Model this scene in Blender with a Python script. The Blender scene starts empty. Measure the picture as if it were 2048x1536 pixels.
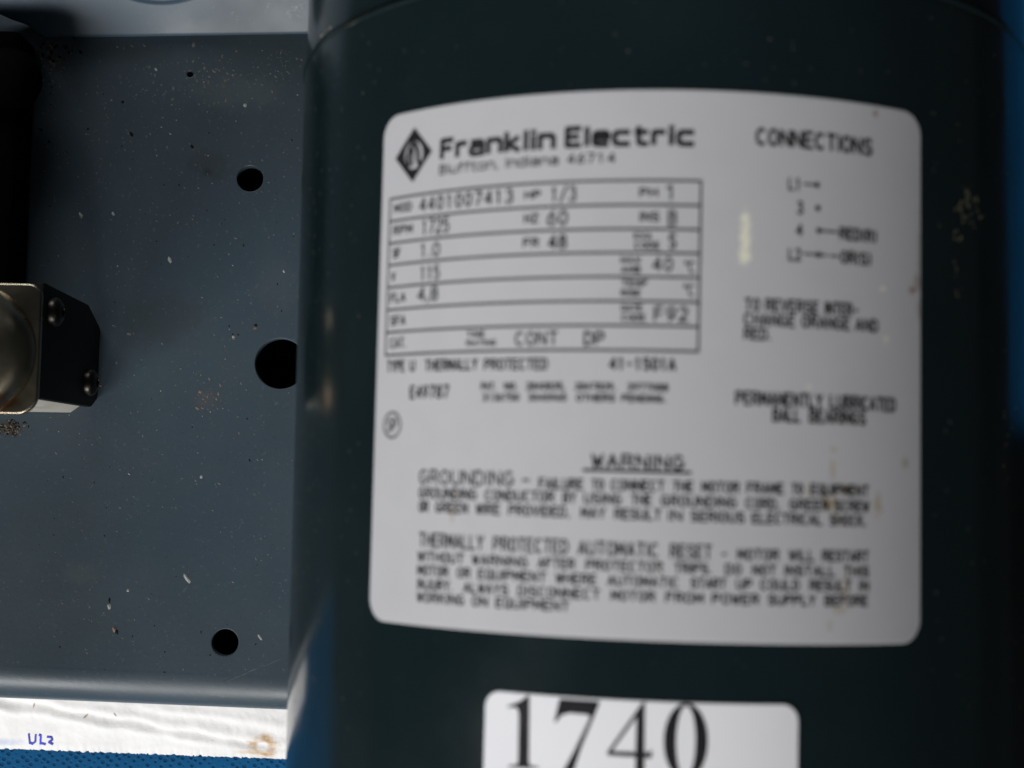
import bpy, bmesh, math, random
from mathutils import Vector, Matrix, noise

# ------------------------------------------------------------------ camera, world, lamps, exposure
MM = 0.001
RAD = 71.0                       # motor radius in millimetres; motor axis is world Y through the origin
SKEW = -0.013214                 # the nameplate sits a hair askew on the shell
CAM = (-0.518403 * RAD, 0.0, 3.924286 * RAD)
ANG = (0.080411, -0.030765, 0.014888)
FPX = 2796.8                     # focal length in pixels of a 2048 pixel wide picture

scene = bpy.context.scene
COL = scene.collection
ROT = (Matrix.Rotation(ANG[2], 3, 'Z') @ Matrix.Rotation(ANG[1], 3, 'Y') @ Matrix.Rotation(ANG[0], 3, 'X'))
cam_data = bpy.data.cameras.new('camera')
cam = bpy.data.objects.new('camera', cam_data)
COL.objects.link(cam)
cam.matrix_world = Matrix.Translation(Vector(CAM) * MM) @ ROT.to_4x4()
cam_data.sensor_width = 36.0
cam_data.lens = FPX / 2048 * 36.0
cam_data.clip_start = 0.01
cam_data.clip_end = 20.0
cam_data.dof.use_dof = True
cam_data.dof.focus_distance = 0.346
cam_data.dof.aperture_fstop = 17.0
cam_data.dof.aperture_blades = 0
scene.camera = cam

world = bpy.data.worlds.new('World')
scene.world = world
world.use_nodes = True
world.node_tree.nodes['Background'].inputs['Color'].default_value = (0.80, 0.92, 1.0, 1)
world.node_tree.nodes['Background'].inputs['Strength'].default_value = 0.022

def area_lamp(name, loc, target, sx, sy, watts, colour):
    d = bpy.data.lights.new(name, 'AREA')
    d.shape = 'RECTANGLE'
    d.size, d.size_y, d.energy, d.color = sx, sy, watts, colour
    o = bpy.data.objects.new(name, d)
    COL.objects.link(o)
    o.location = loc
    o.rotation_euler = (Vector(target) - Vector(loc)).to_track_quat('-Z', 'Y').to_euler()
    return o
area_lamp('window_light', (-0.16, -1.10, 0.46), (-0.04, 0.0, 0.0), 0.36, 0.36, 7.6, (1.0, 0.985, 0.965))
area_lamp('left_window_light', (-0.80, -0.98, 0.60), (-0.04, 0.0, 0.0), 0.70, 0.45, 14.0, (0.985, 0.985, 1.0))
area_lamp('back_fill_light', (-0.40, 1.12, 0.54), (-0.08, 0.05, -0.05), 0.80, 0.36, 8.0, (0.94, 0.965, 1.0))  # added soft fill from behind to ease the valve's shadow, no known window

scene.view_settings.view_transform = 'Standard'
scene.view_settings.look = 'None'
scene.view_settings.exposure = 0.0
scene.view_settings.gamma = 1.0
scene.view_settings.use_curve_mapping = False
scene.cycles.max_bounces = 6

# ------------------------------------------------------------------ helpers
random.seed(11)
Z_PLATE = -76.0
Z_CLOTH = -97.0

def ray(px, py):
    return ROT @ Vector(((px - 1024) / FPX, -(py - 768) / FPX, -1.0))

def at(px, py, z):
    """point (mm) on the level plane z that lies along a line of sight"""
    d = ray(px, py)
    t = (z - CAM[2]) / d.z
    return Vector(CAM) + d * t

def wrap(u, v, lift=0.0, skew=True):
    """nameplate millimetres -> point on the round motor shell (metres)"""
    if skew:
        u, v = u * math.cos(SKEW) - v * math.sin(SKEW), u * math.sin(SKEW) + v * math.cos(SKEW)
    r = RAD + lift
    return (r * math.sin(u / RAD) * MM, v * MM, r * math.cos(u / RAD) * MM)

def mesh_object(name, verts, faces, mat, parent=None, smooth=None, uvs=None):
    me = bpy.data.meshes.new(name)
    me.from_pydata(verts, [], faces)
    me.update()
    return link_mesh(name, me, mat, parent, smooth, uvs)

def link_mesh(name, me, mat, parent=None, smooth=None, uvs=None):
    if uvs is not None:
        layer = me.uv_layers.new(name='UVMap')
        for lp in me.loops:
            layer.data[lp.index].uv = uvs[lp.vertex_index]
    if smooth is not None:
        for p in me.polygons:
            p.use_smooth = True
        me.set_sharp_from_angle(angle=math.radians(smooth))
    if mat is not None:
        me.materials.append(mat)
    o = bpy.data.objects.new(name, me)
    COL.objects.link(o)
    if parent is not None:
        attach(o, parent)
    return o

def attach(o, parent):
    o.parent = parent
    if parent.type == 'EMPTY':
        o.matrix_parent_inverse = Matrix.Translation(-parent.location)

def bm_object(name, bm, mat, parent=None, smooth=None):
    bmesh.ops.recalc_face_normals(bm, faces=bm.faces)
    me = bpy.data.meshes.new(name)
    bm.to_mesh(me)
    bm.free()
    return link_mesh(name, me, mat, parent, smooth)

def thing(name, label, category, loc=(0, 0, 0)):
    o = bpy.data.objects.new(name, None)
    COL.objects.link(o)
    o.empty_display_size = 0.01
    o.location = Vector(loc) * MM
    o['label'] = label
    o['category'] = category
    return o

def tag(o, label, category=None, kind=None):
    o['label'] = label
    if category: o['category'] = category
    if kind: o['kind'] = kind
    return o

def lathe_y(profile, seg=160):
    """profile: list of (radius, y) in mm, turned round the Y axis"""
    bm = bmesh.new()
    rings = []
    for r, y in profile:
        if r < 1e-6:
            rings.append([bm.verts.new((0, y * MM, 0))])
        else:
            rings.append([bm.verts.new((r * math.sin(2 * math.pi * i / seg) * MM, y * MM,
                                        r * math.cos(2 * math.pi * i / seg) * MM)) for i in range(seg)])
    for a, b in zip(rings, rings[1:]):
        for i in range(seg):
            j = (i + 1) % seg
            if len(a) == 1 and len(b) == 1: continue
            if len(a) == 1: bm.faces.new((a[0], b[i], b[j]))
            elif len(b) == 1: bm.faces.new((a[i], b[0], a[j]))
            else: bm.faces.new((a[i], a[j], b[j], b[i]))
    return bm

def outline_sheet(loops, thickness, bevel, matrix=None, res=2):
    """flat sheet with real holes: loops of (x, y) mm, top face at local z=0"""
    cu = bpy.data.curves.new('outline', 'CURVE')
    cu.dimensions = '2D'
    cu.fill_mode = 'BOTH'
    for loop in loops:
        sp = cu.splines.new('POLY')
        sp.points.add(len(loop) - 1)
        for p, (x, y) in zip(sp.points, loop):
            p.co = (x * MM, y * MM, 0, 1)
        sp.use_cyclic_u = True
    cu.extrude = (thickness / 2 - bevel) * MM
    cu.bevel_depth = bevel * MM
    cu.bevel_resolution = res
    cu.offset = -bevel * MM
    ob = bpy.data.objects.new('outline', cu)
    COL.objects.link(ob)
    dg = bpy.context.evaluated_depsgraph_get()
    me = bpy.data.meshes.new_from_object(ob.evaluated_get(dg))
    bpy.data.objects.remove(ob)
    bpy.data.curves.remove(cu)
    me.transform(Matrix.Translation((0, 0, -thickness / 2 * MM)))
    bm = bmesh.new()
    bm.from_mesh(me)
    bpy.data.meshes.remove(me)
    bmesh.ops.remove_doubles(bm, verts=bm.verts, dist=1e-6)
    if matrix is not None:
        bm.transform(matrix)
    return bm

def circle(cx, cy, r, n=48):
    return [(cx + r * math.cos(2 * math.pi * i / n), cy + r * math.sin(2 * math.pi * i / n)) for i in range(n)]

def rounded_box(bm, lo, hi, r, seg=3):
    b2 = bmesh.new()
    bmesh.ops.create_cube(b2, size=1.0)
    for v in b2.verts:
        v.co = Vector([(lo[k] + hi[k]) / 2 + v.co[k] * (hi[k] - lo[k]) for k in range(3)]) * MM
    if r > 0:
        bmesh.ops.bevel(b2, geom=list(b2.edges), offset=r * MM, segments=seg, profile=0.5, affect='EDGES')
    me = bpy.data.meshes.new('tmp')
    b2.to_mesh(me); b2.free()
    bm.from_mesh(me)
    bpy.data.meshes.remove(me)

# ------------------------------------------------------------------ procedural materials
class Mat:
    def __init__(self, name, base, rough=0.5, metal=0.0, spec=0.5):
        self.m = bpy.data.materials.new(name)
        self.m.use_nodes = True
        self.t = self.m.node_tree
        self.b = self.t.nodes['Principled BSDF']
        self.b.inputs['Base Color'].default_value = (*base, 1)
        self.b.inputs['Roughness'].default_value = rough
        self.b.inputs['Metallic'].default_value = metal
        self.b.inputs['Specular IOR Level'].default_value = spec
        self.col = None
        self.base = base
        self.tc = self.t.nodes.new('ShaderNodeTexCoord')
    def n(self, kind, **kw):
        nd = self.t.nodes.new(kind)
        for k, v in kw.items(): setattr(nd, k, v)
        return nd
    def L(self, a, b): self.t.links.new(a, b)
    def coord(self, which='Object', scale=(1, 1, 1), loc=(0, 0, 0), rot=(0, 0, 0)):
        mp = self.n('ShaderNodeMapping')
        mp.inputs['Scale'].default_value = scale
        mp.inputs['Location'].default_value = loc
        mp.inputs['Rotation'].default_value = rot
        self.L(self.tc.outputs[which], mp.inputs['Vector'])
        return mp.outputs['Vector']
    def noise(self, scale, detail=4, rough=0.55, which='Object', stretch=(1, 1, 1), dist=0.0):
        nz = self.n('ShaderNodeTexNoise')
        nz.inputs['Scale'].default_value = scale
        nz.inputs['Detail'].default_value = detail
        nz.inputs['Roughness'].default_value = rough
        nz.inputs['Distortion'].default_value = dist
        self.L(self.coord(which, stretch), nz.inputs['Vector'])
        return nz.outputs['Fac']
    def ramp(self, fac, a, b, lo=0.0, hi=1.0):
        mr = self.n('ShaderNodeMapRange')
        mr.interpolation_type = 'SMOOTHSTEP'
        mr.inputs['From Min'].default_value = a
        mr.inputs['From Max'].default_value = b
        mr.inputs['To Min'].default_value = lo
        mr.inputs['To Max'].default_value = hi
        self.L(fac, mr.inputs['Value'])
        return mr.outputs['Result']
    def math(self, op, a, b=None):
        nd = self.n('ShaderNodeMath', operation=op)
        for k, x in enumerate((a, b)):
            if x is None: continue
            if isinstance(x, (int, float)): nd.inputs[k].default_value = x
            else: self.L(x, nd.inputs[k])
        return nd.outputs['Value']
    def mix(self, fac, colour):
        mx = self.n('ShaderNodeMix', data_type='RGBA')
        if isinstance(fac, (int, float)): mx.inputs['Factor'].default_value = fac
        else: self.L(fac, mx.inputs['Factor'])
        if self.col is None: mx.inputs['A'].default_value = (*self.base, 1)
        else: self.L(self.col, mx.inputs['A'])
        mx.inputs['B'].default_value = (*colour, 1)
        self.col = mx.outputs['Result']
        return self
    def blob(self, x, y, rx, ry, which='UV', unit=1.0, wobble=0.0, wscale=40.0, rot=0.0):
        """soft-edged patch of colour of its own place and size; 1 in the middle, 0 outside"""
        sub = self.n('ShaderNodeVectorMath', operation='SUBTRACT')
        self.L(self.tc.outputs[which], sub.inputs[0])
        sub.inputs[1].default_value = (x * unit, y * unit, 0)
        v = sub.outputs['Vector']
        if rot:
            vr = self.n('ShaderNodeVectorRotate', rotation_type='Z_AXIS')
            vr.inputs['Angle'].default_value = rot
            self.L(v, vr.inputs['Vector']); v = vr.outputs['Vector']
        mul = self.n('ShaderNodeVectorMath', operation='MULTIPLY')
        self.L(v, mul.inputs[0])
        mul.inputs[1].default_value = (1 / (rx * unit), 1 / (ry * unit), 0)
        ln = self.n('ShaderNodeVectorMath', operation='LENGTH')
        self.L(mul.outputs['Vector'], ln.inputs[0])
        d = ln.outputs['Value']
        if wobble:
            nz = self.noise(wscale, 3, 0.6, which)
            d = self.math('ADD', d, self.math('MULTIPLY', self.math('SUBTRACT', nz, 0.5), wobble))
        return self.ramp(d, 1.0, 0.25)
    def bump(self, height, strength=0.2, dist=0.0002):
        bp = self.n('ShaderNodeBump')
        bp.inputs['Strength'].default_value = strength
        bp.inputs['Distance'].default_value = dist
        self.L(height, bp.inputs['Height'])
        self.L(bp.outputs['Normal'], self.b.inputs['Normal'])
        return self
    def rough(self, sock): self.L(sock, self.b.inputs['Roughness']); return self
    def done(self):
        if self.col is not None: self.L(self.col, self.b.inputs['Base Color'])
        return self.m

def m_enamel():
    k = Mat('dark_teal_enamel', (0.0065, 0.0138, 0.0157), 0.12, spec=0.7)
    k.mix(k.ramp(k.noise(30, 5), 0.42, 0.72, 0, 0.5), (0.0105, 0.019, 0.0205))
    k.mix(k.ramp(k.noise(1500, 2), 0.70, 0.78, 0, 0.30), (0.08, 0.09, 0.085))
    k.rough(k.ramp(k.noise(55, 5), 0.3, 0.75, 0.13, 0.23))
    k.bump(k.noise(420, 3), 0.07, 0.0002)
    return k.done()

def m_plate(name='blue_grey_paint', base=(0.042, 0.062, 0.079)):
    k = Mat(name, base, 0.4, spec=0.45)
    k.mix(k.ramp(k.noise(14, 4), 0.40, 0.68, 0, 0.55), (0.043, 0.060, 0.068))
    k.mix(k.ramp(k.noise(38, 5), 0.54, 0.74, 0, 0.35), (0.052, 0.068, 0.078))
    k.mix(k.ramp(k.noise(900, 3, 0.7), 0.60, 0.76, 0, 0.55), (0.11, 0.13, 0.14))
    k.mix(k.ramp(k.noise(1700, 2, 0.6), 0.66, 0.74, 0, 0.5), (0.018, 0.024, 0.03))
    return k

def m_base_plate():
    k = m_plate()
    def px(x, y): p = at(x, y, Z_PLATE); return p.x, p.y
    for x, y, rx, ry, c, s in ((420, 330, 7, 5, (0.030, 0.030, 0.026), 0.55), (415, 345, 2.4, 1.8, (0.02, 0.018, 0.014), 0.7),
                               (110, 110, 8, 7, (0.012, 0.011, 0.009), 0.8), (330, 640, 14, 10, (0.035, 0.042, 0.042), 0.5),
                               (410, 800, 4.5, 4, (0.10, 0.085, 0.07), 0.35), (470, 185, 17, 6, (0.10, 0.12, 0.125), 0.4),
                               (18, 855, 5, 2.6, (0.035, 0.026, 0.012), 0.95), (160, 1145, 6, 4, (0.07, 0.085, 0.09), 0.5),
                               (250, 105, 15, 4, (0.034, 0.040, 0.036), 0.6), (555, 580, 8, 10, (0.068, 0.08, 0.088), 0.45)):  # greenish dark strip below the bracket is its contact shadow, painted in
        X, Y = px(x, y)
        k.mix(k.math('MULTIPLY', k.blob(X, Y, rx, ry, 'Object', MM, 1.1, 350), s * 0.7), c)
    k.rough(k.ramp(k.noise(24, 5), 0.3, 0.75, 0.33, 0.50))
    k.bump(k.noise(800, 3), 0.15, 0.0002)
    return k.done()

def m_bracket():
    k = m_plate('bracket_paint', (0.060, 0.100, 0.140))
    k.rough(k.ramp(k.noise(24, 5), 0.3, 0.75, 0.30, 0.46))
    k.mix(k.ramp(k.noise(120, 6, 0.7), 0.64, 0.74, 0, 0.5), (0.30, 0.33, 0.34))
    k.bump(k.noise(800, 3), 0.12, 0.0002)
    return k.done()

def m_nameplate():
    k = Mat('satin_nameplate', (0.545, 0.54, 0.553), 0.5, spec=0.35)
    k.mix(k.ramp(k.noise(9, 4, 0.6, 'UV'), 0.42, 0.70, 0, 0.25), (0.48, 0.485, 0.495))
    rust = (0.20, 0.075, 0.02); yel = (0.36, 0.27, 0.10)
    for x, y, rx, ry, c, s in ((17.75, -0.04, 1.9, 1.7, yel, 0.9), (16.87, 0.65, 0.7, 1.6, (0.16, 0.09, 0.02), 0.85),
                               (20.36, 2.24, 2.2, 1.2, yel, 0.75), (19.01, -1.82, 0.8, 1.0, yel, 0.6), (14.34, 1.92, 0.9, 1.4, yel, 0.55),
                               (26.14, -0.00, 1.1, 2.4, yel, 0.8), (-41.56, -3.35, 0.8, 1.6, yel, 0.7), (-41.37, -0.28, 1.4, 0.8, yel, 0.45),
                               (32.89, 33.67, 1.2, 0.9, rust, 0.9), (33.73, 34.85, 1.0, 2.2, rust, 0.55), (34.11, 30.72, 0.5, 2.6, rust, 0.5),
                               (25.31, 60.92, 0.8, 0.9, rust, 0.8), (18.13, 5.00, 0.8, 2.2, yel, 0.5), (18.31, 8.16, 0.8, 0.6, yel, 0.45),
                               (31.46, 6.62, 0.9, 1.2, (0.26, 0.2, 0.11), 0.6), (20.40, -12.78, 1.1, 3.4, yel, 0.5), (19.44, -15.75, 1.8, 1.3, yel, 0.5),
                               (17.89, -18.14, 0.8, 1.6, yel, 0.4), (34.00, 39.07, 0.35, 9, (0.18, 0.14, 0.10), 0.5)):
        k.mix(k.math('MULTIPLY', k.blob(x, y, rx, ry, 'UV', 0.01, 1.5, 70), s * 0.72), c)
    pale = (0.88, 0.86, 0.68)
    for x, y, rx, ry, s in ((3.72, 39.83, 1.15, 4.8, 0.95), (3.58, 36.86, 1.35, 1.4, 1.0), (3.76, 42.80, 1.0, 1.0, 0.8), (26.92, 33.42, 0.7, 0.6, 0.6),
                            (27.51, 25.53, 0.7, 1.0, 0.4), (14.01, 17.45, 0.7, 0.7, 0.3)):
        k.mix(k.math('MULTIPLY', k.blob(x, y, rx, ry, 'UV', 0.01, 1.9, 130), s), pale)
    k.rough(k.ramp(k.noise(20, 5, 0.6, 'UV'), 0.3, 0.7, 0.42, 0.58))
    k.bump(k.noise(260, 3, 0.6, 'UV'), 0.05, 0.0001)
    return k.done()

def m_sticker():
    k = Mat('white_sticker', (0.89, 0.885, 0.90), 0.45, spec=0.4)
    k.mix(k.ramp(k.noise(40, 4), 0.45, 0.7, 0, 0.5), (0.84, 0.835, 0.86))
    return k.done()

def m_plain(name, base, rough, metal=0.0, spec=0.5, second=None, scale=60, bump=0.1):
    k = Mat(name, base, rough, metal, spec)
    if second: k.mix(k.ramp(k.noise(scale, 5), 0.42, 0.68, 0, 0.8), second)
    if bump: k.bump(k.noise(scale * 8, 3), bump, 0.0002)
    return k.done()

def m_ink(name, base):
    k = Mat(name, base, 0.55, spec=0.3)
    k.mix(k.ramp(k.noise(140, 4), 0.45, 0.75, 0, 0.6), tuple(min(1, c * 2.6 + 0.01) for c in base))
    return k.done()

def m_steel():
    k = Mat('polished_steel', (0.30, 0.26, 0.19), 0.4, 1.0)
    k.mix(k.ramp(k.noise(70, 5, 0.65), 0.50, 0.72, 0, 0.6), (0.17, 0.135, 0.085))
    p = at(18, 806, -31)
    k.mix(k.math('MULTIPLY', k.blob(p.x, p.y, 4.2, 2.6, 'Object', MM, 1.2, 500), 0.85), (0.22, 0.10, 0.04))
    k.rough(k.ramp(k.noise(60, 5), 0.3, 0.7, 0.24, 0.40))
    k.bump(k.noise(300, 2, stretch=(0.1, 1, 1)), 0.06, 0.0001)
    return k.done()

def m_paper():
    k = Mat('white_paper', (0.83, 0.82, 0.80), 0.7, spec=0.2)
    k.mix(k.ramp(k.noise(60, 5, 0.6), 0.45, 0.72, 0, 0.5), (0.70, 0.69, 0.68))
    k.mix(k.ramp(k.noise(230, 4, 0.7), 0.70, 0.76, 0, 0.8), (0.36, 0.27, 0.24))
    # ring-shaped brown water mark
    c = at(527, 1494, -92)
    outer = k.blob(c.x, c.y, 5.2, 4.4, 'Object', MM, 1.3, 380)
    inner = k.blob(c.x - 0.2, c.y, 2.9, 2.5, 'Object', MM, 0.7, 420)
    ring = k.math('MULTIPLY', outer, k.math('SUBTRACT', 1.0, inner))
    k.mix(k.math('MULTIPLY', ring, 0.95), (0.46, 0.25, 0.07))
    c = at(500, 1507, -92)
    k.mix(k.math('MULTIPLY', k.blob(c.x, c.y, 5.5, 1.0, 'Object', MM, 0.9, 300), 0.6), (0.62, 0.46, 0.26))
    for x, y, a in ((163, 1437, 0.8), (226, 1432, -0.4), (62, 1414, 0.3)):
        c = at(x, y, -84)
        k.mix(k.math('MULTIPLY', k.blob(c.x, c.y, 0.35, 1.1, 'Object', MM, 1.0, 900, a), 0.9), (0.30, 0.21, 0.18))
    k.mix(k.math('MULTIPLY', k.blob(at(0, 1485, -93).x, at(0, 1485, -93).y, 9, 1.6, 'Object', MM, 1.1, 300), 0.5), (0.45, 0.5, 0.72))
    k.bump(k.noise(260, 5, 0.65), 0.4, 0.0008)
    return k.done()

def m_cloth():
    k = Mat('blue_knit', (0.008, 0.115, 0.285), 0.85, spec=0.15)
    k.mix(k.ramp(k.noise(40, 4), 0.4, 0.7, 0, 0.5), (0.008, 0.09, 0.24))
    vo = k.n('ShaderNodeTexVoronoi', feature='F1')
    vo.inputs['Scale'].default_value = 620
    vo.inputs['Randomness'].default_value = 0.35
    k.L(k.coord('Object', (1, 1, 0.0001), rot=(0, 0, 0.62)), vo.inputs['Vector'])
    dots = k.ramp(vo.outputs['Distance'], 0.42, 0.22)
    k.mix(k.math('MULTIPLY', dots, 0.75), (0.005, 0.055, 0.145))
    k.bump(k.math('SUBTRACT', 1.0, dots), 0.45, 0.0004)
    return k.done()

M = dict(enamel=m_enamel(), plate=m_base_plate(), bracket=m_bracket(), name=m_nameplate(), sticker=m_sticker(),
         ink=m_ink('black_ink', (0.012, 0.012, 0.013)), bigink=m_ink('sticker_ink', (0.010, 0.009, 0.011)),
         pen=m_ink('blue_pen_ink', (0.03, 0.04, 0.36)), steel=m_steel(), paper=m_paper(), cloth=m_cloth(),
         black=m_plain('black_plastic', (0.0045, 0.0043, 0.004), 0.6, spec=0.15, second=(0.007, 0.0065, 0.006)),
         post=m_plain('black_paint', (0.001, 0.0012, 0.0012), 0.8, spec=0.02, second=(0.0016, 0.0018, 0.0018)),
         screw=m_plain('dark_screw', (0.055, 0.05, 0.042), 0.36, 1.0, second=(0.03, 0.027, 0.024)),
         alu=m_plain('dull_aluminium', (0.40, 0.395, 0.35), 0.55, 0.0, second=(0.27, 0.26, 0.21)),
         rubber=m_plain('black_rubber', (0.004, 0.004, 0.004), 0.8, spec=0.12, second=(0.006, 0.006, 0.0055)),
         table=m_plain('dark_table', (0.012, 0.011, 0.010), 0.7, spec=0.3, second=(0.018, 0.016, 0.014)),
         dust=m_plain('pale_dust', (0.145, 0.148, 0.142), 0.9, spec=0.1, second=(0.095, 0.10, 0.102), scale=300, bump=0),
         tan=m_plain('tan_grit', (0.19, 0.145, 0.11), 0.9, spec=0.1, second=(0.14, 0.09, 0.065), scale=300, bump=0),
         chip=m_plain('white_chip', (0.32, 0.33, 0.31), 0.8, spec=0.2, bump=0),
         dirt=m_plain('dark_dirt', (0.012, 0.010, 0.008), 0.9, spec=0.1, second=(0.03, 0.02, 0.012), scale=300, bump=0))

# ------------------------------------------------------------------ setting: table, cloth
def flat_slab(name, x0, x1, y0, y1, z0, z1, mat):
    bm = bmesh.new()
    rounded_box(bm, (x0, y0, z0), (x1, y1, z1), 0.8 if z1 - z0 > 3 else 0)
    return bm_object(name, bm, mat, smooth=35)
o = flat_slab('table_top', -900, 900, -900, 900, -140, -100, M['table'])
o['kind'] = 'structure'

Y_NOTCH = at(2042, 884, Z_CLOTH).y
def cloth_mesh():
    step = 5.0
    bm = bmesh.new()
    vs = {}
    def inside(x, y):
        if not (-290 <= x <= 300 and -260 <= y <= 210): return False
        return not (x > 30 and y < Y_NOTCH) and not (x < 20 and y > -46)
    xs = [-290 + i * step for i in range(120)]
    ys = [Y_NOTCH + (j - 60) * step for j in range(110)]
    def vert(i, j):
        if (i, j) not in vs:
            x, y = xs[i], ys[j]
            z = Z_CLOTH + 1.1 * noise.noise(Vector((x / 40, y / 40, 3))) + 0.35 * noise.noise(Vector((x / 11, y / 11, 9)))
            vs[i, j] = bm.verts.new((x * MM, y * MM, z * MM))
        return vs[i, j]
    for i in range(len(xs) - 1):
        for j in range(len(ys) - 1):
            if all(inside(xs[a], ys[b]) for a in (i, i + 1) for b in (j, j + 1)):
                bm.faces.new((vert(i, j), vert(i + 1, j), vert(i + 1, j + 1), vert(i, j + 1)))
    r = bmesh.ops.extrude_face_region(bm, geom=list(bm.faces))
    for v in [g for g in r['geom'] if isinstance(g, bmesh.types.BMVert)]:
        v.co.z -= 0.8 * MM
    return bm
o = bm_object('cloth', cloth_mesh(), M['cloth'], smooth=40)
tag(o, 'bright blue knitted cloth with tiny dark dots under the machine', 'cloth')

o = flat_slab('rubber_mat', 34, 300, -230, Y_NOTCH - 2.5, -99.9, -93, M['rubber'])
tag(o, 'black mat at the lower right edge beside the dark motor', 'mat')

# ------------------------------------------------------------------ painted base plate with drilled holes and a rolled front edge
BEND = 8.5
eL = at(0, 1397, Z_PLATE - 5.8)
eR = at(572, 1421, Z_PLATE - 5.8)
def front_y(x):                 # where the flat of the plate ends and the bend starts
    return eL.y + (eR.y - eL.y) * (x - eL.x) / (eR.x - eL.x) + 0.987 * BEND
XL, XR = -265.0, 62.0
plate_root = thing('base_plate', 'blue grey painted steel plate with drilled holes and a rolled front edge', 'metal plate', (-96, 40, Z_PLATE))
outer = [(XL, front_y(XL)), (XR, front_y(XR)), (XR, 215), (XL, 215)]
HOLES = [(*at(x, y, Z_PLATE)[:2], r, n) for x, y, r, n in ((500, 357, 3.35, 48), (561, 727, 6.42, 64), (450, 1285, 3.32, 48), (380, 148, 0.8, 20))]
holes = [circle(*h) for h in HOLES]
bm = outline_sheet([outer] + holes, 3.0, 0.25, Matrix.Translation((0, 0, Z_PLATE * MM)))
bm_object('panel', bm, M['plate'], plate_root, smooth=8)
def bend_mesh():
    bm = bmesh.new()
    prof = [(0.5, Z_PLATE + 0.012)]
    n = 14
    for i in range(n + 1):
        a = math.radians(90 * i / n)
        prof.append((-BEND * math.sin(a), Z_PLATE + 0.012 - BEND + BEND * math.cos(a)))
    prof.append((-BEND, Z_PLATE - BEND - 3.0))
    t = 3.0
    prof.append((-BEND + t, Z_PLATE - BEND - 3.0))
    for i in range(n, -1, -1):
        a = math.radians(90 * i / n)
        prof.append((-(BEND - t) * math.sin(a), Z_PLATE - BEND + (BEND - t) * math.cos(a)))
    cols = []
    k = 24
    for j in range(k + 1):
        x = XL + (XR - XL) * j / k
        cols.append([bm.verts.new((x * MM, (front_y(x) + 0.02 + dy) * MM, z * MM)) for dy, z in prof])
    m = len(prof)
    for a, b in zip(cols, cols[1:]):
        for i in range(m - 1):
            bm.faces.new((a[i], a[i + 1], b[i + 1], b[i]))
    bm.faces.new(cols[0]); bm.faces.new(cols[-1])
    return bm
bm_object('rolled_edge', bend_mesh(), M['plate'], plate_root, smooth=50)
# long pale scratch near the front hole
a, b = at(444, 1366, Z_PLATE), at(562, 1318, Z_PLATE)
def scratch(a, b, w, lift):
    d = (b - a).normalized(); nrm = Vector((-d.y, d.x, 0))
    vs, fs = [], []
    n = 16
    for i in range(n + 1):
        c = a.lerp(b, i / n) + nrm * random.uniform(-0.12, 0.12)
        ww = w * random.uniform(0.2, 1.0) * (0.35 + 0.65 * math.sin(math.pi * (i + .6) / (n + 1.2)))
        vs += [tuple((c + nrm * ww + Vector((0, 0, lift))) * MM), tuple((c - nrm * ww + Vector((0, 0, lift))) * MM)]
    for i in range(n): fs.append((2 * i, 2 * i + 1, 2 * i + 3, 2 * i + 2))
    return vs, fs
vs, fs = scratch(a, b, 0.16, 0.03)
mesh_object('scratch', vs, fs, m_plain('scratched_paint', (0.085, 0.105, 0.118), 0.6, bump=0), plate_root)

# ------------------------------------------------------------------ leaning bracket behind the plate
LEAN = math.radians(42)
b0, b1 = at(90, 80, Z_PLATE), at(612, 72, Z_PLATE)
xdir = Vector((b1.x - b0.x, b1.y - b0.y, 0)).normalized()
back = Vector((-xdir.y, xdir.x, 0))
tdir = back * math.cos(LEAN) + Vector((0, 0, math.sin(LEAN)))
ndir = xdir.cross(tdir)
org = b0 + Vector((0, 0, 0.15))
def on_bracket(px, py):
    d = ray(px, py)
    t = (org - Vector(CAM)).dot(ndir) / d.dot(ndir)
    q = Vector(CAM) + d * t - org
    return q.dot(xdir), q.dot(tdir)
lo = [on_bracket(x, y) for x, y in ((90, 80), (74, 71), (62, 60), (52, 53), (40, 49), (20, 42), (0, 33), (-40, 14), (-80, -20))]
out = [(130, 0.0), (130, 62), (-60, 62), (-60, lo[-1][1] + 4)] + lo[::-1]
hc = on_bracket(325, 5)
frame = Matrix((( xdir.x, tdir.x, ndir.x, org.x * MM), (xdir.y, tdir.y, ndir.y, org.y * MM), (xdir.z, tdir.z, ndir.z, org.z * MM), (0, 0, 0, 1)))
bm = outline_sheet([out, circle(hc[0], hc[1] + 23, 22.5, 72)], 3.2, 1.4, frame, 7)
o = bm_object('bracket', bm, M['bracket'], smooth=5.5)
tag(o, 'pale blue grey bracket sloping up behind the drilled plate, round cut-out above', 'bracket')

# ------------------------------------------------------------------ black rail with a round boss on the far left
rail_root = thing('black_rail', 'black rail with a rounded boss at the left edge of the plate', 'rail', (-165, 70, Z_PLATE))
xb = at(62, 420, Z_PLATE).x
y_top, y_bot = at(40, 70, Z_PLATE).y, at(60, 590, Z_PLATE).y
bm = bmesh.new(); rounded_box(bm, (xb - 26, y_bot, Z_PLATE + 0.05), (xb, y_top - 3, Z_PLATE + 13.5), 2.0)
bm_object('bar', bm, M['post'], rail_root, smooth=40)
c = at(10, 150, Z_PLATE + 16)
bm = bmesh.new()
seg = 40
prof = [(0, 19), (3.6, 18.7), (5.4, 17.8), (6.6, 16), (7.3, 13.5), (7.6, 11)]
rings = []
for r, h in prof:
    rings.append([bm.verts.new(((c.x + r * math.cos(2 * math.pi * i / seg)) * MM, (c.y + 1.05 * r * math.sin(2 * math.pi * i / seg)) * MM, (Z_PLATE + h) * MM)) for i in range(seg)] if r else
                 [bm.verts.new((c.x * MM, c.y * MM, (Z_PLATE + h) * MM))])
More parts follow.
